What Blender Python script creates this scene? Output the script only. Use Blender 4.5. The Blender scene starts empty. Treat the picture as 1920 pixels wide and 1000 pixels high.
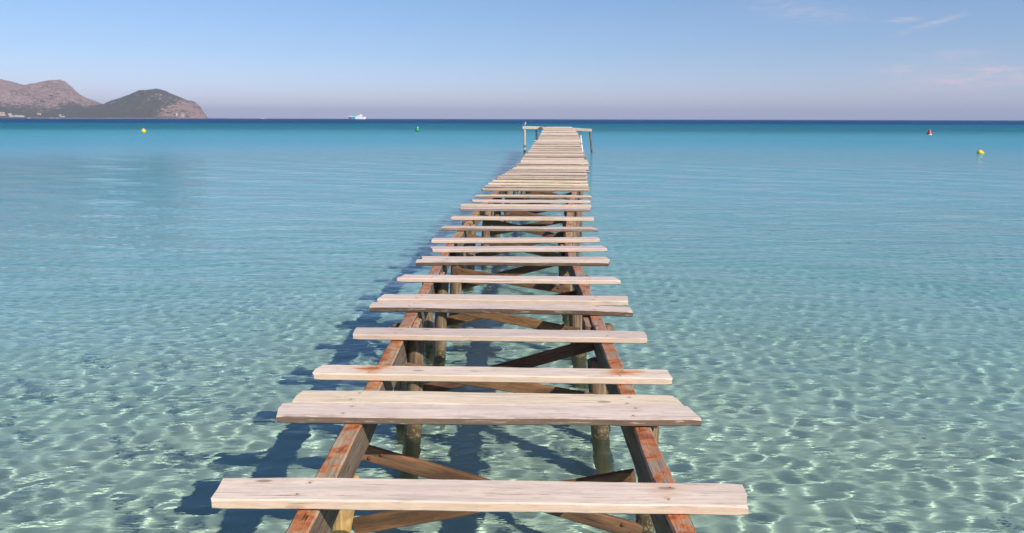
import bpy, math, random
import numpy as np
from mathutils import Vector, Matrix

# ---------------------------------------------------------------- camera, sky, sun, exposure
sc = bpy.context.scene
COL = sc.collection
R = math.radians
WATER_TO_EYE = 2.34
cam = bpy.data.cameras.new('camera')
cam_ob = bpy.data.objects.new('camera', cam); COL.objects.link(cam_ob); sc.camera = cam_ob
cam.sensor_width = 36; cam.lens = 1450 / 1920 * 36; cam.clip_start = 0.05; cam.clip_end = 90000
PITCH = math.atan((500 - 223.4) / 1450)
cam_ob.matrix_world = Matrix.Translation((0, 0, WATER_TO_EYE)) @ Matrix.Rotation(math.pi / 2 - PITCH, 4, 'X') @ Matrix.Rotation(0.0024, 4, 'Z')

SUN_EL, SUN_AZ = R(37), R(43)          # the sun stands behind the viewer, over the right shoulder
to_sun = Vector((math.sin(SUN_AZ) * math.cos(SUN_EL), -math.cos(SUN_AZ) * math.cos(SUN_EL), math.sin(SUN_EL)))
sun = bpy.data.lights.new('sun', 'SUN'); sun_ob = bpy.data.objects.new('sun', sun); COL.objects.link(sun_ob)
sun_ob.rotation_euler = (-to_sun).to_track_quat('-Z', 'Y').to_euler()
sun.energy = 4.8; sun.angle = R(0.5); sun.color = (1.0, 0.89, 0.75)
sun.cycles.is_caustics_light = True

sc.view_settings.view_transform = 'Standard'; sc.view_settings.look = 'None'
sc.view_settings.exposure = 0.12; sc.view_settings.gamma = 1.0
sc.cycles.use_denoising = True
sc.cycles.caustics_reflective = False; sc.cycles.caustics_refractive = True
sc.cycles.blur_glossy = 0.3; sc.cycles.sample_clamp_indirect = 6
sc.cycles.max_bounces = 10; sc.cycles.transmission_bounces = 8; sc.cycles.transparent_max_bounces = 8


class N:
    """a thin wrapper for wiring nodes"""
    def __init__(self, tree): self.t = tree
    def new(self, kind, **kw):
        n = self.t.nodes.new(kind)
        for k, v in kw.items(): setattr(n, k, v)
        return n
    def put(self, sock, v):
        if isinstance(v, bpy.types.NodeSocket): self.t.links.new(v, sock)
        elif isinstance(v, (tuple, list)) and len(v) == 3 and sock.type == 'RGBA': sock.default_value = (*v, 1)
        else: sock.default_value = v
    def m(self, op, a, b=0.0, c=0.0, clamp=False):
        n = self.new('ShaderNodeMath', operation=op, use_clamp=clamp)
        self.put(n.inputs[0], a); self.put(n.inputs[1], b); self.put(n.inputs[2], c)
        return n.outputs[0]
    def mix(self, f, a, b, kind='MIX'):
        n = self.new('ShaderNodeMix', data_type='RGBA', blend_type=kind)
        self.put(n.inputs[0], f); self.put(n.inputs[6], a); self.put(n.inputs[7], b)
        return n.outputs[2]
    def ramp(self, f, *stops):
        n = self.new('ShaderNodeValToRGB'); e = n.color_ramp.elements
        while len(e) < len(stops): e.new(0.5)
        for el, (p, c) in zip(e, stops):
            el.position = p; el.color = (*c, 1) if isinstance(c, tuple) else (c, c, c, 1)
        self.put(n.inputs[0], f)
        return n.outputs[0]
    def step(self, x, a, b, lo=0.0, hi=1.0):
        n = self.new('ShaderNodeMapRange', interpolation_type='SMOOTHSTEP')
        for s, v in zip(n.inputs[:5], (x, a, b, lo, hi)): self.put(s, v)
        return n.outputs[0]
    def noise(self, vec, scale=1.0, detail=4.0, rough=0.55, dist=0.0):
        n = self.new('ShaderNodeTexNoise')
        self.put(n.inputs['Vector'], vec); self.put(n.inputs['Scale'], scale); self.put(n.inputs['Detail'], detail)
        self.put(n.inputs['Roughness'], rough); self.put(n.inputs['Distortion'], dist)
        return n.outputs[0]
    def scale(self, vec, s, off=(0, 0, 0)):
        n = self.new('ShaderNodeMapping'); self.put(n.inputs[0], vec)
        self.put(n.inputs[1], off); n.inputs[3].default_value = s
        return n.outputs[0]
    def xyz(self, v):
        n = self.new('ShaderNodeSeparateXYZ'); self.put(n.inputs[0], v); return n.outputs
    def vec(self, x, y, z):
        n = self.new('ShaderNodeCombineXYZ')
        for s, v in zip(n.inputs, (x, y, z)): self.put(s, v)
        return n.outputs[0]


world = bpy.data.worlds.new('World'); sc.world = world; world.use_nodes = True
q = N(world.node_tree); bg = world.node_tree.nodes['Background']
sky = q.new('ShaderNodeTexSky', sky_type='NISHITA', sun_disc=False, sun_elevation=SUN_EL, sun_rotation=math.pi - SUN_AZ,
            air_density=1.0, dust_density=0.3, ozone_density=3.0, altitude=0)
geo = q.new('ShaderNodeNewGeometry').outputs['Incoming']
tc = q.new('ShaderNodeTexCoord').outputs['Generated']
dx, dy, dz = q.xyz(tc)
el = q.m('ARCSINE', dz); az = q.m('ARCTAN2', dx, dy)
tint = q.ramp(q.m('MULTIPLY', el, 180 / math.pi / 90), (0.0, (1.08, 1.04, 1.52)), (0.05, (0.83, 0.92, 1.2)), (0.11, (0.80, 0.92, 1.10)), (1.0, (0.8, 0.95, 1.1)))
col = q.mix(1.0, sky.outputs[0], tint, 'MULTIPLY')
# thin high clouds low over the right of the bay: (azimuth, elevation, half width, half height, tilt, strength)
CLOUDS = [(20.0, 7.0, 3.2, .55, -.12, .20), (22.6, 8.4, 4.0, .45, .1, .16), (25.9, 6.25, .75, .13, .02, .42), (27.6, 5.95, 1.6, .16, .28, .32),
          (28.6, 4.0, 2.2, .35, 0, .22), (26.2, 3.2, 1.6, .28, 0, .40), (31.0, 3.05, 1.8, .28, -.1, .50), (29.4, 2.35, 3.8, .48, .03, .62)]
deg = 180 / math.pi
azd = q.m('MULTIPLY', az, deg); eld = q.m('MULTIPLY', el, deg)
wisp = q.noise(q.vec(q.m('MULTIPLY', azd, .9), q.m('MULTIPLY', eld, 5.0), 0.0), 0.8, 7, .62, .6)
wisp = q.step(wisp, .30, .68)
total = 0.0
for ca, ce, sa, se, tl, k in CLOUDS:
    a = q.m('SUBTRACT', azd, ca); e = q.m('SUBTRACT', q.m('SUBTRACT', eld, ce), q.m('MULTIPLY', a, tl))
    a = q.m('DIVIDE', a, sa); e = q.m('DIVIDE', e, se)
    g = q.m('POWER', 2.718, q.m('MULTIPLY', q.m('ADD', q.m('MULTIPLY', a, a), q.m('MULTIPLY', e, e)), -1.0))
    total = q.m('ADD', total, q.m('MULTIPLY', g, k * 1.7))
cloud = q.m('MULTIPLY', total, wisp, clamp=True)
col = q.mix(cloud, col, (7.2, 6.3, 7.0))
q.put(bg.inputs[0], col); bg.inputs[1].default_value = 0.097

# ---------------------------------------------------------------- helpers
rng = random.Random(7)


def link(name, me, parent=None, **props):
    o = bpy.data.objects.new(name, me); COL.objects.link(o)
    if parent is not None: o.parent = parent
    for k, v in props.items(): o[k] = v
    return o


def empty(name, loc=(0, 0, 0), **props):
    o = link(name, None, **props); o.location = loc; o.empty_display_size = 0.1
    return o


def mesh_of(name, verts, faces, m=None, smooth=False):
    me = bpy.data.meshes.new(name); me.from_pydata([tuple(v) for v in verts], [], faces)
    if m: me.materials.append(m)
    if smooth: me.polygons.foreach_set('use_smooth', [True] * len(me.polygons))
    me.update(); return me


def big_mesh(name, v, f, m, smooth=True):
    me = bpy.data.meshes.new(name); me.vertices.add(len(v)); me.vertices.foreach_set('co', v.astype(np.float32).ravel())
    me.loops.add(f.size); me.loops.foreach_set('vertex_index', f.astype(np.int32).ravel())
    me.polygons.add(len(f)); me.polygons.foreach_set('loop_start', np.arange(len(f), dtype=np.int32) * 4)
    me.polygons.foreach_set('use_smooth', np.full(len(f), smooth)); me.update(calc_edges=True); me.validate()
    me.materials.append(m); return me


class MB:
    """collects shapes into one mesh"""
    def __init__(self): self.v = []; self.f = []
    def add(self, vs, fs):
        b = len(self.v); self.v += [tuple(x) for x in vs]; self.f += [tuple(i + b for i in f) for f in fs]
    def box(self, c, s, rot=None, taper=1.0):
        vs = []
        for z in (-.5, .5):
            k = taper if z > 0 else 1
            for x, y in ((-.5, -.5), (.5, -.5), (.5, .5), (-.5, .5)):
                p = Vector((x * s[0] * k, y * s[1] * k, z * s[2]))
                if rot is not None: p = rot @ p
                vs.append(p + Vector(c))
        self.add(vs, [(3, 2, 1, 0), (4, 5, 6, 7), (0, 1, 5, 4), (1, 2, 6, 5), (2, 3, 7, 6), (3, 0, 4, 7)])
    def rings(self, rings):
        """loft through rings of points, ends capped"""
        n = len(rings[0]); vs = [p for r in rings for p in r]; fs = []
        for i in range(len(rings) - 1):
            for j in range(n):
                k = (j + 1) % n; fs.append((i * n + j, i * n + k, (i + 1) * n + k, (i + 1) * n + j))
        fs.append(tuple(reversed(range(n)))); fs.append(tuple((len(rings) - 1) * n + j for j in range(n)))
        self.add(vs, fs)
    def lathe(self, prof, n=20, c=(0, 0, 0)):
        self.rings([[(c[0] + r * math.cos(2 * math.pi * j / n), c[1] + r * math.sin(2 * math.pi * j / n), c[2] + z) for j in range(n)] for r, z in prof])
    def build(self, name, m, parent=None, smooth=False, **props):
        return link(name, mesh_of(name, self.v, self.f, m, smooth), parent, **props)


def fnoise(x, seed):
    """smooth 1-D noise, -1..1"""
    def h(i): return math.sin(i * 127.1 + seed * 311.7) * 43758.5453 % 1.0 * 2 - 1
    i = math.floor(x); t = x - i; t = t * t * (3 - 2 * t)
    return h(i) * (1 - t) + h(i + 1) * t


def new_mat(name):
    m = bpy.data.materials.new(name); m.use_nodes = True
    n = N(m.node_tree); b = m.node_tree.nodes['Principled BSDF']
    return m, n, b


def bump(n, b, h, strength, dist):
    k = n.new('ShaderNodeBump'); n.put(k.inputs['Height'], h); k.inputs['Strength'].default_value = strength; k.inputs['Distance'].default_value = dist
    n.put(b.inputs['Normal'], k.outputs[0])


# ---------------------------------------------------------------- wood materials
def wood(name, light, mid, dark, kind):
    """weathered timber, grain along local X"""
    m, n, b = new_mat(name)
    tcn = n.new('ShaderNodeTexCoord'); info = n.new('ShaderNodeObjectInfo'); geom = n.new('ShaderNodeNewGeometry')
    off = n.vec(n.m('MULTIPLY', info.outputs['Random'], 37.0), n.m('MULTIPLY', info.outputs['Random'], 11.0), n.m('MULTIPLY', info.outputs['Random'], 5.0))
    add = n.new('ShaderNodeVectorMath', operation='ADD'); n.put(add.inputs[0], tcn.outputs['Object']); n.put(add.inputs[1], off)
    P = add.outputs[0]
    ox, oy, oz = n.xyz(tcn.outputs['Object'])
    big = n.noise(n.scale(P, (1.3, 7, 7)), 1.6, 5, .6, .4)
    grain = n.noise(n.scale(P, (2.2, 46, 46)), 1.5, 6, .65, .5)
    fine = n.noise(n.scale(P, (5, 150, 150)), 1.4, 3, .6)
    c = n.mix(n.step(big, .32, .68), mid, light)
    c = n.mix(n.m('MULTIPLY', n.step(grain, .52, .74), .75), c, dark)
    c = n.mix(n.m('MULTIPLY', n.step(fine, .52, .70), .5), c, dark)
    mott = n.noise(n.scale(P, (4, 11, 11)), 2.0, 6, .75)
    c = n.mix(n.m('MULTIPLY', n.step(mott, .5, .68), .28), c, dark)
    # knots
    vor = n.new('ShaderNodeTexVoronoi'); n.put(vor.inputs['Vector'], n.scale(P, (1.7, 5.2, 5.2))); vor.inputs['Scale'].default_value = 1.15
    knot = n.step(n.m('ADD', vor.outputs['Distance'], n.m('MULTIPLY', n.m('SUBTRACT', grain, .5), .12)), .045, .10, 1, 0)
    c = n.mix(n.m('MULTIPLY', knot, .7), c, (.19, .10, .055))
    grey = n.m('FRACT', n.m('MULTIPLY', info.outputs['Random'], 7.31))
    c = n.mix(n.m('MULTIPLY', n.step(n.noise(n.scale(P, (.9, 16, 16)), 1.4, 6, .7, .5), .50, .66), n.m('MULTIPLY_ADD', grey, .6, .2)), c, tuple(.5 * sum(mid) / 3 + .3 * v for v in mid))
    split = n.step(n.noise(n.scale(P, (1.6, 60, 60)), 1.2, 5, .6, .2), .665, .70)
    c = n.mix(n.m('MULTIPLY', split, .75), c, tuple(v * .35 for v in dark))
    tone = n.m('MULTIPLY_ADD', info.outputs['Random'], .26, .85)
    c = n.mix(1.0, c, n.vec(tone, tone, n.m('MULTIPLY_ADD', grey, .20, .83)), 'MULTIPLY')
    nx, ny, nz = n.xyz(geom.outputs['Normal'])
    if kind == 'plank':
        # warmer sawn edges, and on some boards a dark rotten front edge
        side = n.step(n.m('ABSOLUTE', nz), .75, .45)
        c = n.mix(n.m('MULTIPLY', side, .5), c, (.74, .53, .35))
        at = n.new('ShaderNodeAttribute', attribute_type='OBJECT', attribute_name='dark_edge')
        ragged = n.step(n.noise(n.scale(P, (3.2, 30, 40)), 2.0, 7, .72), .28, .46)
        edge = n.m('MULTIPLY', n.m('MULTIPLY', n.step(nz, .9, .35), ragged), at.outputs['Fac'])
        c = n.mix(n.m('MULTIPLY', edge, .92), c, (.085, .055, .035))
        lip = n.m('MULTIPLY', n.m('MULTIPLY', n.step(oy, -.03, -.11), n.step(n.noise(n.scale(P, (2.0, 9, 9)), 1.6, 5, .7), .5, .62)), at.outputs['Fac'])
        c = n.mix(n.m('MULTIPLY', lip, .55), c, (.20, .13, .10))
        # rust that bled out round the nails over the two beams
        wob = n.noise(n.scale(P, (5, 26, 26)), 1.5, 4, .6)
        for nm, x0 in (('rust_left', -.73), ('rust_right', .78)):
            a = n.new('ShaderNodeAttribute', attribute_type='OBJECT', attribute_name=nm)
            ddx = n.m('MULTIPLY', n.m('SUBTRACT', ox, x0), 7.5); ddy = n.m('MULTIPLY', n.m('SUBTRACT', oy, .02), 11.0)
            d = n.m('SQRT', n.m('ADD', n.m('MULTIPLY', ddx, ddx), n.m('MULTIPLY', ddy, ddy)))
            d = n.m('ADD', d, n.m('MULTIPLY', n.m('SUBTRACT', wob, .5), 2.6))
            k = n.m('MULTIPLY', n.step(d, 1.15, .25), a.outputs['Fac'])
            c = n.mix(n.m('MULTIPLY', k, .92), c, n.mix(n.step(d, .5, .1), (.62, .24, .06), (.40, .11, .02)))
        # nail heads
        for x0 in (-.73, .78):
            for y0 in (-.05, .05):
                ddx = n.m('SUBTRACT', ox, x0 + y0 * .25); ddy = n.m('SUBTRACT', oy, y0)
                d = n.m('SQRT', n.m('ADD', n.m('MULTIPLY', ddx, ddx), n.m('MULTIPLY', ddy, ddy)))
                c = n.mix(n.m('MULTIPLY', n.step(n.m('ADD', d, n.m('MULTIPLY', n.m('SUBTRACT', wob, .5), .05)), .022, .008), .4), c, (.46, .24, .11))
                c = n.mix(n.step(d, .0052, .004), c, (.10, .045, .02))
    if kind == 'beam':
        # rust bands across the top where old boards were nailed, cracks along the grain
        band = n.noise(n.vec(n.m('MULTIPLY', ox, 11.0), n.m('MULTIPLY', oy, 9.0), n.m('MULTIPLY', info.outputs['Random'], 40)), 1.0, 5, .62, .3)
        k = n.m('MULTIPLY', n.step(band, .44, .54), n.step(nz, .55, .85))
        k = n.m('MULTIPLY', k, n.step(n.noise(n.scale(P, (16, 60, 60)), 1.3, 6, .75), .34, .52, .35, 1))
        c = n.mix(n.m('MULTIPLY', k, .94), c, n.mix(n.step(band, .5, .66), (.54, .18, .055), (.28, .07, .025)))
        c = n.mix(n.m('MULTIPLY', n.step(n.m('ABSOLUTE', nz), .7, .4), .75), c, n.mix(n.step(grain, .35, .65), (.15, .12, .10), (.04, .032, .028)))  # side faces coloured darker than the top, partly to deepen their shade
        crack = n.step(n.noise(n.scale(P, (3, 34, 34)), 1.2, 5, .6, .3), .645, .675)
        c = n.mix(n.m('MULTIPLY', crack, .85), c, (.03, .02, .015))
        bump(n, b, n.m('SUBTRACT', grain, n.m('MULTIPLY', crack, 1.5)), .6, .008)
    else:
        bump(n, b, n.m('SUBTRACT', n.m('ADD', n.m('MULTIPLY', grain, .8), n.m('MULTIPLY', fine, .4)), split), .6, .005)
    n.put(b.inputs['Base Color'], c)
    b.inputs['Roughness'].default_value = .85; b.inputs['Specular IOR Level'].default_value = .25
    return m


M_PLANK = wood('bleached_plank_wood', (.83, .69, .625), (.71, .58, .52), (.38, .29, .24), 'plank')
M_BEAM = wood('rust_stained_beam_wood', (.50, .37, .30), (.34, .24, .19), (.09, .07, .055), 'beam')
M_BRACE = wood('brown_brace_wood', (.25, .135, .075), (.11, .062, .038), (.035, .024, .018), 'brace')
M_PALE = wood('pale_post_wood', (.72, .60, .50), (.62, .50, .41), (.36, .27, .20), 'brace')


def pile_material(name, light, dark):
    m, n, b = new_mat(name)
    tcn = n.new('ShaderNodeTexCoord'); info = n.new('ShaderNodeObjectInfo'); geom = n.new('ShaderNodeNewGeometry')
    P = tcn.outputs['Object']; z = n.xyz(geom.outputs['Position'])[2]
    grain = n.noise(n.scale(P, (26, 26, 2.2)), 1.3, 6, .65, .4)
    blot = n.noise(P, 7, 5, .65)
    c = n.mix(n.step(grain, .38, .64), dark, light)
    c = n.mix(n.m('MULTIPLY', n.step(blot, .5, .7), .5), c, (.10, .07, .045))
    wob = n.m('MULTIPLY_ADD', blot, .22, -.11)
    wet = n.step(n.m('ADD', z, wob), .20, .06)
    c = n.mix(n.m('MULTIPLY', wet, .82), c, (.055, .042, .022))
    shell = n.m('MULTIPLY', n.step(n.noise(P, 45, 4, .7), .52, .62), n.m('MULTIPLY', n.step(z, .16, .06), n.step(z, -.3, -.1)))
    c = n.mix(n.m('MULTIPLY', shell, .75), c, (.36, .29, .15))
    weed = n.step(n.m('ADD', z, wob), .0, -.10)
    c = n.mix(n.m('MULTIPLY', weed, .75), c, (.11, .105, .05))
    n.put(b.inputs['Base Color'], c)
    n.put(b.inputs['Roughness'], n.m('MULTIPLY_ADD', wet, -.45, .85))
    bump(n, b, grain, .7, .012)
    return m


M_PILE = pile_material('weathered_pile_wood', (.31, .215, .13), (.12, .085, .055))
M_YELLOW_PILE = pile_material('yellowed_pile_wood', (.66, .44, .17), (.45, .28, .10))
M_POST = pile_material('far_post_wood', (.80, .58, .42), (.62, .43, .30))


def paint(name, c, rough=.45, metal=0.0, dirt=.15, scale=6):
    m, n, b = new_mat(name)
    k = n.noise(n.new('ShaderNodeTexCoord').outputs['Object'], scale, 4, .6)
    n.put(b.inputs['Base Color'], n.mix(n.m('MULTIPLY', n.step(k, .45, .7), dirt), c, tuple(x * .45 for x in c)))
    b.inputs['Roughness'].default_value = rough; b.inputs['Metallic'].default_value = metal
    return m


# ---------------------------------------------------------------- sea, sea bed
def value_noise(x, y, seed):
    r = np.random.RandomState(seed); T = r.rand(256, 256)
    xi = np.floor(x).astype(int); yi = np.floor(y).astype(int); fx = x - xi; fy = y - yi
    fx = fx * fx * fx * (fx * (fx * 6 - 15) + 10); fy = fy * fy * fy * (fy * (fy * 6 - 15) + 10)
    g = lambda a, c: T[a % 256, c % 256]
    return (g(xi, yi) * (1 - fx) + g(xi + 1, yi) * fx) * (1 - fy) + (g(xi, yi + 1) * (1 - fx) + g(xi + 1, yi + 1) * fx) * fy


def waves(X, Y, spacing):
    r = np.random.RandomState(3); Z = np.zeros_like(X)
    # ripples cross each other in patches
    gust = .82 + .36 * value_noise(X / 3.1 + 40, Y / 4.3 + 40, 5)
    for i in range(72):
        L = 0.125 * (0.30 / 0.125) ** r.rand(); k = 2 * math.pi / L
        a = r.normal(0, .95) + R(255); A = 0.00074 * L
        fade = np.clip((L / spacing - 3) / 3, 0, 1)
        Z += A * fade * gust * np.sin(k * (np.cos(a) * X + np.sin(a) * Y) + r.rand() * 6.28)
    for L, a, A in ((2.3, 238, .005), (1.5, 262, .003), (3.4, 228, .007)):
        k = 2 * math.pi / L; a = R(a)
        Z += A * np.clip((L / spacing - 3) / 3, 0, 1) * np.sin(k * (math.cos(a) * X + math.sin(a) * Y) + .6 * np.sin(X * .31 + Y * .13))
    return Z


def fan(r0, r1, g_near, switch, g_far, half, nth, back=1.0):
    th = np.linspace(-half, half, nth); r = [r0]
    while r[-1] < r1: r.append(r[-1] * (g_near if r[-1] < switch else g_far))
    Rr, T = np.meshgrid(np.array(r), th, indexing='ij'); n, m = Rr.shape
    i = np.arange((n - 1) * m).reshape(n - 1, m)[:, :-1].ravel()
    return Rr * np.sin(T), Rr * np.cos(T) - back, Rr, np.stack([i, i + 1, i + m + 1, i + m], -1)


def bed_z(X, Y):
    d = np.interp(Y, [-60, 0, 12, 40, 100, 180, 320, 700, 3000, 40000], [.6, .78, .86, 1.3, 2.3, 3.6, 6, 12, 25, 30])
    return -d + .05 * (value_noise(X / 1.7, Y / 1.7, 2) - .5) + .02 * (value_noise(X / .45, Y / .45, 9) - .5)


m_sea, n, b = new_mat('sea_water')
m_sea.node_tree.nodes.remove(b)
out = m_sea.node_tree.nodes['Material Output']
pos = n.new('ShaderNodeNewGeometry').outputs['Position']
px, py, pz = n.xyz(pos)
dist = n.m('SQRT', n.m('ADD', n.m('MULTIPLY', px, px), n.m('MULTIPLY', py, py)))
rip = n.noise(n.scale(pos, (1.5, 3.2, 1)), 1.5, 4, .6, .3)
chop = n.noise(n.scale(pos, (.28, .75, 1)), 1.0, 5, .62, .3)
mid_w = n.noise(n.scale(pos, (.8, 2.1, 1)), 1.0, 4, .6, .2)
swell = n.noise(n.scale(pos, (.03, .12, 1)), 1.0, 5, .6, .2)
h = n.m('ADD', n.m('ADD', n.m('MULTIPLY', rip, .12), n.m('MULTIPLY', mid_w, .22)), n.m('ADD', n.m('MULTIPLY', chop, .44), n.m('MULTIPLY', swell, n.step(dist, 60, 400, 0, 1.6))))
bmp = n.new('ShaderNodeBump'); n.put(bmp.inputs['Height'], h)
n.put(bmp.inputs['Strength'], n.step(dist, 5, 45, 0.08, 1.0)); bmp.inputs['Distance'].default_value = 1.0
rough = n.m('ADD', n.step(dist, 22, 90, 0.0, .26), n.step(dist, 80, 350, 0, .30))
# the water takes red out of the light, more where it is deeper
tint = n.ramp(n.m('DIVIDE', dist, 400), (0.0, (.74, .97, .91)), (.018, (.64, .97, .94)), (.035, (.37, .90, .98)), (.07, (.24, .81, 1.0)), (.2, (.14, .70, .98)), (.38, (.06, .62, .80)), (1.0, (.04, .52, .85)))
surf = n.new('ShaderNodeBsdfPrincipled'); surf.inputs['IOR'].default_value = 1.333
surf.inputs['Transmission Weight'].default_value = 1.0
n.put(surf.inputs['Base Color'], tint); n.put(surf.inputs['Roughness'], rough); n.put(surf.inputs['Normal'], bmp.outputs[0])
n.put(out.inputs['Surface'], surf.outputs[0])

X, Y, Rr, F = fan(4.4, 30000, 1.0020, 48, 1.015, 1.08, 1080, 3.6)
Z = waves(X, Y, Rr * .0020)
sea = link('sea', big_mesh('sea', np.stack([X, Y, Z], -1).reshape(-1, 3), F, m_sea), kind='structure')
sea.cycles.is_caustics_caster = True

m_bed, n, b = new_mat('sandy_sea_bed')
pos = n.new('ShaderNodeNewGeometry').outputs['Position']
px, py, pz = n.xyz(pos)
c = n.mix(n.noise(pos, 1.1, 5, .6), (.60, .62, .52), (.72, .72, .61))
c = n.mix(n.m('MULTIPLY', n.step(n.noise(pos, 160, 3, .7), .55, .75), .3), c, (.2, .2, .16))
weed = n.m('MULTIPLY', n.step(n.noise(n.scale(pos, (1, 1, 1)), 5, 5, .75, .8), .71, .74), n.step(n.noise(pos, .35, 2), .52, .62))
c = n.mix(n.m('MULTIPLY', weed, .6), c, (.16, .16, .09))
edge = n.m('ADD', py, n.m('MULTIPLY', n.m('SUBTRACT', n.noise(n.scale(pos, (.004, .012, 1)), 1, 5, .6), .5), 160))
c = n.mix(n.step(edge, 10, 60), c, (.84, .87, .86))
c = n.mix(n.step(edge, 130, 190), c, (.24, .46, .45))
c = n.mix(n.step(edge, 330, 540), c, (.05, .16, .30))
n.put(b.inputs['Base Color'], c); b.inputs['Roughness'].default_value = 1; b.inputs['Specular IOR Level'].default_value = 0
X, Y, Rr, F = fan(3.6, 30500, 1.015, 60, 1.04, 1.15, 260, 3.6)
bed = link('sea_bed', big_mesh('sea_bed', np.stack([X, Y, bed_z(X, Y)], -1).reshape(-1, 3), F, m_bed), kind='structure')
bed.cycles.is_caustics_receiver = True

# ---------------------------------------------------------------- the pier
# distance, deck height; distance, middle line; distance, left and right beam
DECK = np.array([[0, .83], [8, .83], [10, .85], [15.4, .89], [18, .96], [25, .98], [30.5, 1.08], [36, 1.26], [43.5, 1.43], [50.7, 1.60], [57.5, 1.80]])
MID = np.array([[1, -.13], [4, -.13], [6, -.09], [7.4, -.03], [8.4, .03], [9.7, .05], [10.7, .09], [11.8, .165], [13, .22], [14.1, .34], [16, .48], [18.4, .70], [21, .97], [25.5, 1.36], [31, 1.72], [37.5, 2.18], [45, 2.72], [52, 3.1], [58, 3.3]])
LEFT = np.array([[1, -.825], [5.4, -.825], [7, -.81], [9, -.795], [10.5, -.76], [12, -.68], [13, -.585], [16.5, -.29]])
RIGHT = np.array([[1, .67], [6, .672], [8, .675], [9, .69], [10.5, .73], [12, .85], [13, .96], [16.2, 1.33]])
deck = lambda y: float(np.interp(y, DECK[:, 0], DECK[:, 1]))
mid = lambda y: float(np.interp(y, MID[:, 0], MID[:, 1]))
left = lambda y: float(np.interp(y, LEFT[:, 0], LEFT[:, 1])) if y < 16.5 else mid(y) - .80
right = lambda y: float(np.interp(y, RIGHT[:, 0], RIGHT[:, 1])) if y < 16.2 else mid(y) + .83
THICK = .043

pier = empty('jetty', (0, 2, 0), label='long dilapidated wooden jetty with missing planks running out into the turquoise sea', category='jetty')
PO = Vector((0, -2, 0))          # parts are placed in the jetty's own space


def place(o, loc, rot=(0, 0, 0)):
    o.location = Vector(loc) + PO; o.rotation_euler = rot


def board_mesh(name, L, W, T, m, seed, rag=1.0, bow=.0, nl=36):
    """a weathered board along X: slightly bowed, with worn corners and ragged edges"""
    mb = MB(); ringsl = []
    r = random.Random(seed); skew0, skew1 = r.uniform(-.02, .03), r.uniform(-.03, .02)
    for i in range(nl + 1):
        t = i / nl; x = (t - .5) * L
        k = (.006 if L < 4 else .008) * (1 + (.7 if i in (0, nl) else 0))
        f0 = (fnoise(x * 4 + seed, seed) * .003 + fnoise(x * 23, seed + 1) * .0015) * rag
        f1 = (fnoise(x * 5 + seed, seed + 2) * .004 + fnoise(x * 19, seed + 3) * .002) * rag
        zt = bow * (1 - (2 * t - 1) ** 2) + fnoise(x * 3, seed + 4) * .002 * rag
        y0, y1 = -W / 2 + f0, W / 2 + f1
        low = abs(fnoise(x * 9, seed + 5)) * .008 * max(0, rag - .8)
        ring = []
        for y, z in ((y0 + k + low, -T / 2), (y0 + low * .6, -T / 2 + k), (y0, T / 2 - k), (y0 + k, T / 2), (y0 + W * .5, T / 2 + fnoise(x * 4, seed + 6) * .0012), (y1 - k, T / 2), (y1, T / 2 - k), (y1, -T / 2 + k), (y1 - k, -T / 2)):
            sx = (skew0 if t < .5 else skew1) * (y / W) * (abs(2 * t - 1) ** 8) * 2
            if i in (0, nl): sx += .009 * fnoise(y * 45, seed + i) - (.010 if i else -.010) * abs(2 * y / W) ** 6 * max(0, fnoise(seed * 1.3 + (9 if y > 0 else 2), i))
            ring.append((x + sx, y, z + zt))
        ringsl.append(ring)
    mb.rings([list(reversed(a)) for a in ringsl])
    return mesh_of(name, mb.v, mb.f, m)


# middle x, distance, deck height, length, width, turn in degrees
PLANKS = [
    (-0.131, 2.962, 0.830, 2.185, 0.198, -0.9), (-0.138, 3.856, 0.833, 2.185, 0.188, -1.5), (-0.138, 4.062, 0.822, 2.115, 0.192, -1.6),
    (-0.118, 4.500, 0.830, 2.151, 0.166, -1.7), (-0.089, 5.379, 0.830, 2.102, 0.193, -1.8), (-0.096, 6.164, 0.830, 2.142, 0.167, -3.2),
    (-0.073, 6.490, 0.830, 2.128, 0.205, -3.1), (-0.031, 7.352, 0.830, 2.095, 0.190, -1.9), (0.010, 8.231, 0.832, 2.085, 0.176, 0.0),
    (0.030, 8.415, 0.835, 2.051, 0.180, 0.2), (0.068, 9.070, 0.842, 2.064, 0.195, 1.0), (0.051, 9.711, 0.848, 2.114, 0.200, 1.9),
    (0.088, 10.70, 0.856, 2.124, 0.195, -1.0), (0.165, 11.778, 0.864, 2.181, 0.205, -2.1), (0.213, 12.908, 0.872, 2.181, 0.200, -2.1),
    (0.248, 13.42, 0.877, 2.227, 0.205, -3.9), (0.340, 14.14, 0.882, 2.167, 0.200, -3.8), (0.409, 14.959, 0.888, 2.191, 0.200, -3.6),
    (0.483, 16.088, 0.913, 2.228, 0.200, -2.4), (0.522, 16.606, 0.926, 2.210, 0.200, -2.5), (0.574, 17.147, 0.941, 2.199, 0.200, -3.4),
    (0.636, 17.752, 0.958, 2.164, 0.200, -4.2), (0.699, 18.429, 0.962, 2.154, 0.200, -3.5)]
y = 19.05
while y < 57.3:
    PLANKS.append((mid(y) + rng.uniform(-.05, .05), y, deck(y) + rng.uniform(-.006, .008), 2.14 + rng.uniform(-.06, .07), rng.uniform(.185, .215), -3.0 + rng.uniform(-1.0, 1.0)))
    y += rng.uniform(.46, .68) if y < 30 else rng.uniform(.40, .62)
DARK = {1: .9, 2: .25, 5: 1.0, 8: 1.0, 12: .7, 14: .6, 17: .5, 18: .6, 19: .7, 22: .7, 24: .8, 27: .9, 31: .8}
RUST = {0: (.0, .25), 3: (1.0, 1.0), 4: (.12, .0)}
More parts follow.
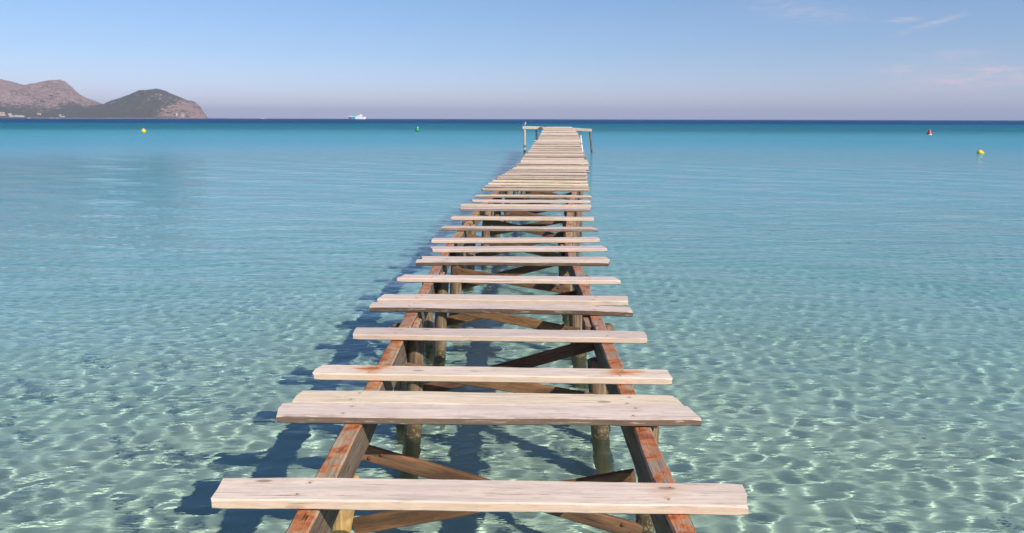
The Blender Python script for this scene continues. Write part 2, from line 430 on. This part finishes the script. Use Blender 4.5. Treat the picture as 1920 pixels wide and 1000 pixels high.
LABELS = {0: 'nearest bleached plank, wide and unbroken', 1: 'plank with dark rotten front edge, butted against a paler plank', 3: 'bleached plank with an orange rust stain over each beam',
          5: 'plank with a ragged dark front edge'}
for i, (cx, cy, cz, L, W, yaw) in enumerate(PLANKS):
    near = i < 23
    dk = DARK.get(i, 0.0 if near else rng.choice((0, 0, .5, .9)))
    o = link('plank', board_mesh('plank', L, W, THICK * rng.uniform(.95, 1.06), M_PLANK, i * 3 + 1, 1.0 + dk * .35, rng.uniform(-.004, .006), 40 if near else 14), pier)
    place(o, (cx, cy, cz - THICK / 2), (R(rng.uniform(-.5, .5)), R(rng.uniform(-.25, .25)), R(yaw)))
    o['dark_edge'] = float(dk); rl = RUST.get(i, (0.0, 0.0)); o['rust_left'] = float(rl[0]); o['rust_right'] = float(rl[1])
    if i in LABELS: o['label'] = LABELS[i]

JOINTS = [1.3, 5.75, 9.5, 13.3, 17.2, 21, 25, 29, 33, 37, 41, 45, 49, 53, 57.6]
for s, fx in ((0, left), (1, right)):
    for i in range(len(JOINTS) - 1):
        a, c2 = JOINTS[i], JOINTS[i + 1] - .006
        A = Vector((fx(a), a, deck(a))); C = Vector((fx(c2), c2, deck(c2))); d = C - A
        o = link('stringer', board_mesh('stringer', d.length, .096, .19, M_BEAM, 200 + s * 40 + i, 1.0, 0, 40), pier)
        place(o, (A + C) / 2 - Vector((0, 0, THICK + .095 + .004)), (0, -math.asin(d.z / d.length), math.atan2(d.y, d.x)))


def pole(name, A, C, ra, rc, m, seed, parent=pier, n=14, seg=14, wob=.006):
    """a round, slightly crooked timber from A to C"""
    A, C = Vector(A), Vector(C); d = (C - A); L = d.length; d.normalize()
    u = d.orthogonal().normalized(); w = d.cross(u); ringsl = []
    for i in range(seg + 1):
        t = i / seg; r = ra + (rc - ra) * t
        c = Vector((fnoise(t * 3 + seed, seed), fnoise(t * 3 + seed, seed + 9), 0)) * wob
        ring = []
        for j in range(n):
            a = 2 * math.pi * j / n; rr = r * (1 + .05 * fnoise(a * 2.2 + seed, seed + 2) + .035 * fnoise(t * 13 + a, seed + 3))
            ring.append(d * (t * L) + u * (rr * math.cos(a)) + w * (rr * math.sin(a)) + c)
        ringsl.append(ring)
    mb = MB(); k = .75
    tip = [d * L + (p - d * L) * k + d * .012 for p in ringsl[-1]]
    mb.rings(ringsl + [tip])
    o = mb.build(name, m, parent, True)
    if parent is pier: place(o, A)
    else: o.location = A
    o.cycles.is_caustics_receiver = True
    return o


M_BOLT = paint('rusty_bolt', (.16, .06, .03), .7, .3, .4, 60)


def brace(x0, z0, x1, z1, y0, y1, seed, hgt=.092, parent=pier):
    A, C = Vector((x0, y0, z0)), Vector((x1, y1, z1)); d = C - A
    o = link('cross_brace', board_mesh('cross_brace', d.length, .034, hgt, M_BRACE, seed, 1.0, 0, 26), parent)
    place(o, (A + C) / 2, (0, -math.asin(d.z / d.length), math.atan2(d.y, d.x)))
    if y0 < 10:
        for s in (-1, 1):
            for k in (-1, 1):
                mb = MB(); mb.rings([[(s * (d.length / 2 - .09 - .03 * k) + r_ * math.cos(a), -.017 - h_, k * .02 + r_ * math.sin(a)) for a in [-2 * math.pi * j / 8 for j in range(8)]] for r_, h_ in ((.012, -.002), (.012, .005), (.006, .009))])
                mb.build('bolt', M_BOLT, o)
    return o


bedz = lambda x, y: float(bed_z(np.array([x]), np.array([y]))[0]) - .25
# piles in pairs, each pair stiffened by a crossed brace
BENTS = [3.65, 5.45, 7.40, 9.2, 11.3, 13.2, 15.1, 17.1, 19.1, 21.2, 23.2, 25.3, 27.5, 29.6, 31.8, 34, 36.2, 38.4, 40.6, 42.8, 45, 47.2, 49.4, 51.6, 54]
for i, y in enumerate(BENTS):
    lx, rx, dz = left(y), right(y), deck(y) - .83
    r = rng.uniform(.066, .078)
    if i == 0:
        pole('pile', (-1.12, 3.62, bedz(-1.1, 3.6)), (-.812, 3.62, .57), .055, .050, M_YELLOW_PILE, 11)['label'] = 'thin yellowed pile leaning outwards'
        brace(-.85, .505, .744, .01, 4.08, 4.08, 300); brace(.652, .475, -.84, .19, 3.82, 3.82, 301)
    else:
        pole('pile', (lx + .03, y, bedz(lx, y)), (lx + .048 + r + .012, y + .03, .80 + dz - .03), r * 1.05, r * .93, M_PILE, 20 + i)
        pole('pile', (rx + .06, y + .02, bedz(rx, y)), (rx - .05, y + .04, .585 + dz), r * 1.15, r, M_PILE, 60 + i)
        j = lambda k: rng.uniform(-k, k)
        if i == 1: brace(-.74, .565, .66, .32, y - .10, y - .10, 302); brace(.60, .685, -.66, .33, y + .115, y + .10, 303)
        elif i < 14: brace(lx + .08, .57 + dz + j(.04), rx - .02, .29 + dz + j(.05), y - .095, y - .095, 304 + i * 2); brace(rx - .03, .63 + dz + j(.04), lx + .12, .31 + dz + j(.05), y + .11, y + .11, 305 + i * 2)
M_ROPE = paint('frayed_rope', (.72, .66, .45), .9, 0, .5, 40)
# shorter posts bolted to the outer faces of the beams
for y, sides in ((4.12, (1,)), (6.1, (-1, 1)), (8.1, (-1, 1)), (10.55, (1,)), (12.3, (-1, 1)), (14.2, (1,)), (16.2, (-1, 1)), (18.2, (1,))):
    for s in sides:
        x = (left(y) - .048 - .058) if s < 0 else (right(y) + .048 + .058); dz = deck(y) - .83
        pole('outer_post', (x - s * .03, y, bedz(x, y)), (x, y, .685 + dz), .060, .052, M_PILE, int(y * 10 + s), seg=10)
# blocks nailed to the inner faces of the beams
for y, s in ((5.85, -1), (5.95, 1), (7.75, -1), (9.6, 1), (11.7, -1), (13.6, 1)):
    x = left(y) + .048 + .028 if s < 0 else right(y) - .048 - .028
    o = link('cleat', board_mesh('cleat', .34, .05, .16, M_BEAM, int(y * 7), 1.0, 0, 10), pier)
    place(o, (x, y, deck(y) - THICK - .10), (0, 0, R(90)))

M_WHITE_POST = paint('white_painted_timber', (.82, .80, .76), .6, 0, .25, 5)
# pale ends of rope hanging below the doubled boards
for k, (x, ln, w_) in enumerate(((-.385, .17, .026), (-.335, .13, .014), (-.285, .15, .016))):
    mb = MB(); mb.rings([[(math.cos(a) * w_ * (1 - .5 * t) + .012 * math.sin(t * 4 + k), math.sin(a) * .006, -t * ln) for a in [2 * math.pi * j / 8 for j in range(8)]] for t in [i / 7 for i in range(8)]])
    o = mb.build('rope_end', M_ROPE, pier, True); place(o, (x, 4.12, .785))
# the landing at the far end: a cross beam on four posts
HB = 57.0
pole('head_post', (.90, HB, bedz(1, HB)), (.89, HB, 1.70), .085, .075, M_POST, 501)
pole('head_post', (1.90, HB + .35, bedz(2, HB)), (1.75, HB + .35, 1.66), .085, .075, M_POST, 502)
pole('head_post', (5.36, HB - .1, bedz(5, HB)), (4.93, HB + .3, 1.56), .075, .06, M_WHITE_POST, 503)['label'] = 'white leaning post under the right arm'
pole('head_post', (6.02, HB + .1, bedz(6, HB)), (5.60, HB, 1.58), .085, .065, M_PILE, 504, wob=.03)['label'] = 'crooked dark-footed post leaning outwards'
for (x0, z0, x1, z1) in ((.76, 1.82, 2.30, 1.80), (4.35, 1.72, 5.75, 1.64)):
    A, C = Vector((x0, HB, z0)), Vector((x1, HB, z1)); d = C - A
    o = link('cross_beam', board_mesh('cross_beam', d.length, .20, .20, M_PALE, int(x0 * 9), 1.0, 0, 12), pier)
    place(o, (A + C) / 2 - Vector((0, 0, .09)), (0, -math.asin(d.z / d.length), 0))
o = link('beam_stub', board_mesh('beam_stub', .50, .16, .17, M_BEAM, 77, 1.0, 0, 8), pier); place(o, (2.22, HB - .24, 1.72))

# ---------------------------------------------------------------- gull on the far post
g = empty('seagull', (.90, HB, 1.822), label='white seagull perched on the far left end of the jetty beam', category='gull')
mb = MB()
path = [(-.17, .075, .004, .004), (-.12, .085, .022, .016), (-.05, .105, .055, .052), (.02, .125, .066, .062), (.08, .155, .052, .055), (.11, .195, .034, .036), (.125, .225, .036, .036), (.145, .235, .031, .030), (.165, .234, .014, .013)]
mb.rings([[(x, ry * math.cos(a), z + rz * math.sin(a)) for a in [2 * math.pi * j / 14 for j in range(14)]] for x, z, ry, rz in path])
mb.build('body', paint('white_feathers', (.82, .82, .82), .8, 0, .05), g, True)
for s in (-1, 1):
    mb = MB()
    mb.rings([[(x, s * (.055 + .012 * math.cos(a)), z + h2 * math.sin(a)) for a in [2 * math.pi * j / 10 for j in range(10)]] for x, z, h2 in ((-.20, .092, .006), (-.12, .105, .022), (-.02, .125, .042), (.05, .14, .035), (.075, .15, .01))])
    mb.build('wing', paint('grey_feathers', (.45, .48, .52), .8), g, True)
    mb = MB(); mb.box((.005, s * .022, .04), (.008, .008, .085)); mb.box((.02, s * .022, .002), (.04, .022, .004)); mb.build('leg', paint('leg_skin', (.75, .5, .2)), g)
mb = MB(); mb.rings([[(x, r_ * math.cos(a), .228 + r_ * math.sin(a) - dz_) for a in [2 * math.pi * j / 8 for j in range(8)]] for x, r_, dz_ in ((.165, .010, 0), (.195, .008, .002), (.215, .003, .01))])
mb.build('beak', paint('beak', (.85, .55, .08)), g, True)
g.rotation_euler = (0, 0, R(-70)); g.scale = (1.2, 1.2, 1.2)

# ---------------------------------------------------------------- buoys
M_YB = paint('yellow_buoy_plastic', (.85, .62, .01), .4, 0, .1); M_GB = paint('green_buoy_plastic', (.01, .30, .12), .4, 0, .1)
M_RB = paint('red_buoy_plastic', (.62, .05, .03), .4, 0, .15); M_WB = paint('white_buoy_plastic', (.8, .8, .78), .4, 0, .1); M_BLK = paint('dark_rubber', (.03, .03, .03), .6)


def sphere_prof(r, z0, a0=-90, a1=90, n=12): return [(max(.002, r * math.cos(R(a0 + (a1 - a0) * i / n))), z0 + r * math.sin(R(a0 + (a1 - a0) * i / n))) for i in range(n + 1)]


bo = empty('buoy', (33.3, 55.6, 0), label='yellow conical buoy lying on its side, on the right before the red one', category='buoy', group='marker buoys in the bay')
mb = MB(); mb.lathe([(.02, -.30), (.16, -.28), (.25, -.18), (.27, -.05), (.24, .08), (.15, .24), (.07, .36), (.045, .40), (.01, .41)], 22)
f = mb.build('float', M_YB, bo, True); f.rotation_euler = (0, R(105), R(-20)); f.location = (0, 0, .10)
mb = MB()
mb.rings([[(.045 * math.cos(t) + .011 * math.cos(a) * math.cos(t), .011 * math.sin(a), .045 * math.sin(t) + .011 * math.cos(a) * math.sin(t)) for a in [2 * math.pi * j / 6 for j in range(6)]] for t in [R(18 * k) for k in range(20)]])
e = mb.build('eye', M_BLK, f, True); e.location = (0, 0, .44)

bo.scale = (.70, .70, .70)
bo = empty('buoy', (-60.4, 128.6, 0), label='round yellow buoy afloat before the headland', category='buoy', group='marker buoys in the bay')
mb = MB(); mb.lathe(sphere_prof(.38, .22), 22); mb.build('float', M_YB, bo, True)
mb = MB(); mb.lathe([(.10, .58), (.09, .66), (.04, .68)], 12); mb.build('cap', M_WB, bo, True)

bo = empty('buoy', (-17.8, 147.1, 0), label='round green buoy with a white topmark', category='buoy', group='marker buoys in the bay')
mb = MB(); mb.lathe(sphere_prof(.45, .32), 24); mb.build('float', M_GB, bo, True)
mb = MB(); mb.lathe([(.12, .74), (.13, .86), (.10, .98), (.03, 1.0)], 14); o = mb.build('topmark', M_WB, bo, True); o.location = (.08, 0, 0)
mb = MB(); mb.rings([[(x, y_, z + .045 * k) for k, y_ in ((-1, yy), (1, yy), (1, yy + .03), (-1, yy + .03))] for x, z, yy in ((-.12, .16, -.45), (0, .30, -.475), (.10, .55, -.41))])
mb.build('band', paint('pale_green_paint', (.35, .75, .40)), bo)

bo.scale = (.86, .86, .86)
bo = empty('buoy', (66.0, 124.2, 0), label='red and white buoy far out on the right', category='buoy', group='marker buoys in the bay')
mb = MB(); mb.lathe([(.10, -.3), (.34, -.15), (.42, .05), (.43, .16)], 22); mb.build('float', M_WB, bo, True)
mb = MB(); mb.lathe([(.432, .16), (.42, .28), (.30, .42), (.25, .60), (.21, .82), (.10, .90), (.02, .91)], 22); mb.build('topmark', M_RB, bo, True)

bo.scale = (.9, .9, .9)
# ---------------------------------------------------------------- ferry on the horizon
fe = empty('ferry', (-690, 3500, 0), label='white ferry with a teal band steaming along the horizon', category='ferry')
M_FW = paint('ferry_white', (.82, .82, .82), .4, 0, .05, .1); M_FT = paint('ferry_teal', (.0, .36, .42), .4, 0, .05, .1)
M_FG = paint('ferry_grey', (.10, .14, .18), .5, 0, .1, .1); M_FB = paint('ferry_blue', (.03, .16, .40), .4, 0, .05, .1)


def hull_ring(x, w, z0, z1): return [(x, -w * .8, z0), (x, -w, (z0 + z1) / 2), (x, -w, z1), (x, w, z1), (x, w, (z0 + z1) / 2), (x, w * .8, z0)]


mb = MB(); mb.rings([hull_ring(-8, 7.5, -3, 8), hull_ring(12, 7.5, -3, 8.3), hull_ring(26, 6, -3, 9), hull_ring(34, 3, -2, 10), hull_ring(38, .3, 1, 10.5)]); mb.build('hull', M_FW, fe)
mb = MB(); mb.rings([hull_ring(-24, 7.55, -3, 11), hull_ring(-8.05, 7.55, -3, 11)]); mb.build('teal_side', M_FT, fe)
mb = MB(); mb.rings([hull_ring(-37, 6.8, -3, 9.5), hull_ring(-24.05, 7.5, -3, 9.5)]); mb.build('stern', M_FG, fe)
mb = MB(); mb.box((-23, 0, 12.6), (28, 14, 3)); mb.build('aft_deck', M_FW, fe)
mb = MB(); mb.box((9, 0, 10.5), (30, 13, 5)); mb.box((12, 0, 14.5), (24, 12, 3.2)); mb.build('superstructure', M_FW, fe)
mb = MB(); mb.box((17, 0, 18), (12, 12, 4), None, .85); br = mb.build('bridge', M_FW, fe)
mb = MB(); mb.box((22.6, 0, 18.2), (.8, 9.5, 1.3)); mb.build('window_band', M_FG, br)
mb = MB(); mb.box((-14, 0, 16.4), (9, 5, 5), None, .8); mb.build('funnel', M_FT, fe)
mb = MB(); mb.lathe([(.5, 19.9), (.35, 27), (.1, 29)], 8, (15, 0, 0)); mb.build('mast', M_FW, fe)
for k in range(7):
    mb = MB(); mb.box((-3 + k * 4, -6.56, 10.8), (2.2, .1, 1.5)); mb.build('window', M_FG, fe)
fe.rotation_euler = (0, 0, R(8))

# ---------------------------------------------------------------- hills of the headland
PROFILE1 = [(-700, 150), (-420, 128), (-260, 138), (-140, 120), (-40, 146), (0, 152), (20, 155), (40, 160), (52, 164), (62, 161), (85, 157), (100, 155), (120, 153), (128, 155), (140, 165), (148, 174), (158, 183), (175, 189), (192, 196), (215, 206), (250, 216), (290, 224), (320, 226)]
PROFILE2 = [(60, 226), (100, 216), (150, 206), (185, 198), (197, 197), (212, 191), (228, 186), (245, 180), (258, 174), (268, 171), (285, 171), (297, 169), (312, 173), (330, 180), (345, 186), (354, 190), (366, 192.5), (377, 202), (383, 212), (389, 220), (391, 225)]
PROFILE0 = [(-700, 200), (-200, 196), (0, 199), (60, 203), (120, 206), (170, 207), (210, 205), (260, 207), (300, 212), (345, 217), (378, 223), (386, 225)]


def ridge(prof, Y0):
    p = np.array(prof, float); xs = (p[:, 0] - 960) / 1450 * Y0 * .9825 ; hs = np.maximum((221.6 - p[:, 1]) / 1450 * Y0 * 1.0 + 2, -6)
    return xs, hs


def hill_z(X, Y):
    def fb(s, o, seed):
        z = 0; a = 1.0; f = 1.0
        for k in range(o): z = z + a * (1 - np.abs(2 * value_noise(X / s * f + 31 * k, Y / s * f + 17 * k, seed + k) - 1)); a *= .5; f *= 2.03
        return z / 2 - .5
    z = np.full_like(X, -8.0)
    for prof, Y0, W, pw in ((PROFILE1, 6000, 1150, 1.15), (PROFILE2, 5450, 600, .95), (PROFILE0, 5050, 330, .85)):
        xs, hs = ridge(prof, Y0)
        H = np.interp(X * Y0 / Y, xs, hs)
        t = np.clip(np.abs(Y - Y0) / W, 0, 1.3)
        z1 = H * np.sign(1 - t) * np.abs(1 - t) ** pw
        w = np.clip(t * 3, 0.06, 1)
        z1 = z1 + np.clip(H, 0, 200) * fb(420, 5, 3) * .50 * w * (t < 1) + np.clip(H, 0, 70) * fb(75, 4, 20) * .22
        z = np.maximum(z, z1)
    return z


gx = np.linspace(-5600, -1880, 600); gy = np.concatenate([np.linspace(4680, 5500, 170), np.linspace(5508, 7100, 130)])
T, Y = np.meshgrid(gx / 5200, gy, indexing='xy'); X = T * Y
Z = hill_z(X, Y); nr, nc = X.shape
i = np.arange((nr - 1) * nc).reshape(nr - 1, nc)[:, :-1].ravel(); F = np.stack([i, i + 1, i + nc + 1, i + nc], -1)
m_hill, n, b = new_mat('rock_and_maquis')
geom = n.new('ShaderNodeNewGeometry'); pos = geom.outputs['Position']; px, py, pz = n.xyz(pos)
patch = n.noise(pos, .0045, 7, .68, .3); spots = n.noise(pos, .05, 6, .78)
rock = n.mix(n.noise(pos, .015, 6, .75), (.38, .235, .195), (.66, .46, .39))
veg = n.mix(n.noise(pos, .022, 6, .75), (.055, .06, .032), (.17, .16, .095))
first = n.step(px, -3000, -2850, 1, 0)          # the bare western hill; the eastern one is wooded
base = n.m('ADD', n.m('MULTIPLY', n.step(pz, 30, 120, .06, .52), first), n.m('MULTIPLY', n.step(pz, 60, 150, 0, .12), n.m('SUBTRACT', 1.0, first)))
rocky = n.m('ADD', base, n.m('MULTIPLY', n.m('SUBTRACT', patch, .5), 1.3))
rocky = n.m('ADD', rocky, n.m('MULTIPLY', n.m('SUBTRACT', spots, .5), 2.7))
rocky = n.m('ADD', rocky, n.step(px, -2240, -2130, 0, .5))
c = n.mix(n.step(rocky, .30, .46), veg, rock)
c = n.mix(n.step(n.m('ADD', pz, n.m('MULTIPLY', spots, 6)), 7, 4), c, (.55, .46, .36))
n.put(b.inputs['Base Color'], c); b.inputs['Roughness'].default_value = .95; b.inputs['Specular IOR Level'].default_value = .1
bump(n, b, n.m('ADD', spots, n.noise(pos, .02, 5, .6)), 1.0, 30)
hills = link('hills', big_mesh('hills', np.stack([X, Y, Z], -1).reshape(-1, 3), F, m_hill, True), kind='structure')

# ---------------------------------------------------------------- houses along the shore of the headland
M_WALL = paint('white_render', (.64, .59, .54), .9, 0, .15, .2); M_CREAM = paint('cream_render', (.70, .58, .46), .9, 0, .15, .2)
M_TILE = paint('terracotta_tiles', (.42, .17, .09), .9, 0, .3, .3); M_DARKWIN = paint('dark_window', (.05, .06, .08), .2)


def house(x, y, w, h, d, m, label, roof='hip', floors=2, wing=0.0, cat='house', name='house'):
    z = float(hill_z(np.array([float(x)]), np.array([float(y)]))[0])
    e = empty(name, (x, y, z), label=label, category=cat, group='houses on the headland')
    mb = MB(); mb.box((0, 0, h / 2 - 4), (w, d, h + 8))
    if wing: mb.box((w * .5 + wing / 2 - .2, 1.5, h * .32 - 4), (wing, d * .7, h * .64 + 8))
    mb.build('wall', m, e)
    mb = MB()
    if roof == 'hip':
        o = .6; mb.add([(-w / 2 - o, -d / 2 - o, h), (w / 2 + o, -d / 2 - o, h), (w / 2 + o, d / 2 + o, h), (-w / 2 - o, d / 2 + o, h), (-w / 2 + d * .45, 0, h + d * .22), (w / 2 - d * .45, 0, h + d * .22)],
                       [(0, 1, 5, 4), (1, 2, 5), (2, 3, 4, 5), (3, 0, 4), (3, 2, 1, 0)])
    else:
        mb.box((0, 0, h + .35), (w + .5, d + .5, .7))
    mb.build('roof', M_TILE if roof == 'hip' else M_WALL, e)
    nw = max(2, int(w / 5)); fh = h / floors
    for f in range(floors):
        for i in range(nw):
            mb = MB(); mb.box((-w / 2 + (i + .5) * w / nw, -d / 2 - .03, f * fh + fh * .55), (1.6, .12, fh * .5)); mb.build('window', M_DARKWIN, e)
    return e


house(-3110, 4798, 34, 9, 12, M_CREAM, 'cream hillside block, highest of the cluster at the left edge', 'flat', 2)
house(-3080, 4746, 30, 8, 12, M_WALL, 'white terraced block with a wing, below the cream block at the left edge', 'hip', 2, 10)
house(-3032, 4754, 18, 9, 10, M_WALL, 'white villa with tiled roof above a lower villa by the shore', 'hip', 2)
house(-3008, 4730, 22, 7, 10, M_WALL, 'low flat-roofed white villa in front of the tiled villa', 'flat', 2)
house(-2978, 4730, 20, 7, 10, M_CREAM, 'cream house with tiled roof, left half of the shore pair', 'hip', 2)
house(-2954, 4730, 24, 8, 11, M_WALL, 'white house with a wing, right half of the shore pair', 'flat', 2, 9)
house(-2742, 4778, 11, 7, 8, M_WALL, 'tiny white house above the lone long shore house', 'hip', 2)
house(-2703, 4730, 26, 6, 9, M_WALL, 'lone long white shore house at the foot of the bare hill', 'hip', 1)
house(-2885, 4802, 20, 7, 9, M_CREAM, 'cream house among pale bare ground on the lower slope', 'hip', 2)
house(-2035, 4866, 18, 6, 9, M_WALL, 'white house up the slope right of the white tower', 'hip', 1)
house(-2025, 4826, 26, 4, 9, M_WALL, 'long low white boathouse by the water below the tower', 'flat', 1)
tw = empty('tower', (-2070, 4854, float(hill_z(np.array([-2070.]), np.array([4854.]))[0])), label='small white conical tower on the wooded point', category='tower')
mb = MB(); mb.lathe([(5.5, -5), (5.2, 2), (3.4, 12), (3.2, 13)], 16); mb.build('shaft', M_WALL, tw, True)
mb = MB(); mb.lathe([(3.9, 13.02), (3.9, 13.8), (2.0, 13.9), (1.9, 16.2)], 14); mb.build('lantern', M_WALL, tw)
mb = MB(); mb.lathe([(2.3, 16.22), (.2, 17.8)], 14); mb.build('cap', M_TILE, tw)
mb = MB(); mb.box((0, -4.9, 1.3), (1.6, .8, 2.6)); mb.build('door', M_DARKWIN, tw)

# ---------------------------------------------------------------- little boats off the headland
def motorboat(x, y, L, label, rz):
    e = empty('motorboat', (x, y, 0), label=label, category='boat', group='boats moored off the headland'); e.rotation_euler = (0, 0, R(rz))
    w = L * .16
    def r_(x, w, z0, z1): return [(x, -w * .3, z0), (x, -w * .9, z0 * .3), (x, -w, z1), (x, w, z1), (x, w * .9, z0 * .3), (x, w * .3, z0)]
    mb = MB(); mb.rings([r_(-L / 2, w, -.5, L * .10), r_(0, w, -.6, L * .11), r_(L * .3, w * .75, -.5, L * .13), r_(L / 2, .1, .3, L * .15)]); mb.build('hull', M_FW, e)
    mb = MB(); mb.box((-L * .06, 0, L * .165), (L * .42, w * 1.5, L * .11), None, .8); c = mb.build('cabin', M_FW, e)
    mb = MB(); mb.box((L * .14, 0, L * .175), (L * .03, w * 1.15, L * .05)); mb.build('windscreen', M_FG, c)


motorboat(-2700, 4400, 15, 'white motorboat moored off the houses, leftmost of the moored boats', 15)
motorboat(-2543, 4350, 14, 'white motorboat, left of a close pair below the lone shore house', -10)
motorboat(-2521, 4360, 11, 'smaller white motorboat, right of a close pair below the lone shore house', 30)
motorboat(-1331, 4200, 16, 'white motorboat alone on the horizon between the headland and the ferry', 5)

# ---------------------------------------------------------------- the air over the bay
mb = MB(); mb.box((0, 14000, 140), (66000, 34000, 400))
m_air, n, b = new_mat('sea_air'); m_air.node_tree.nodes.remove(b)
v = n.new('ShaderNodeVolumePrincipled'); v.inputs['Density'].default_value = 6.8e-5; v.inputs['Color'].default_value = (.66, .75, 1, 1)
n.put(m_air.node_tree.nodes['Material Output'].inputs['Volume'], v.outputs[0])
mb.build('haze', m_air, kind='stuff')
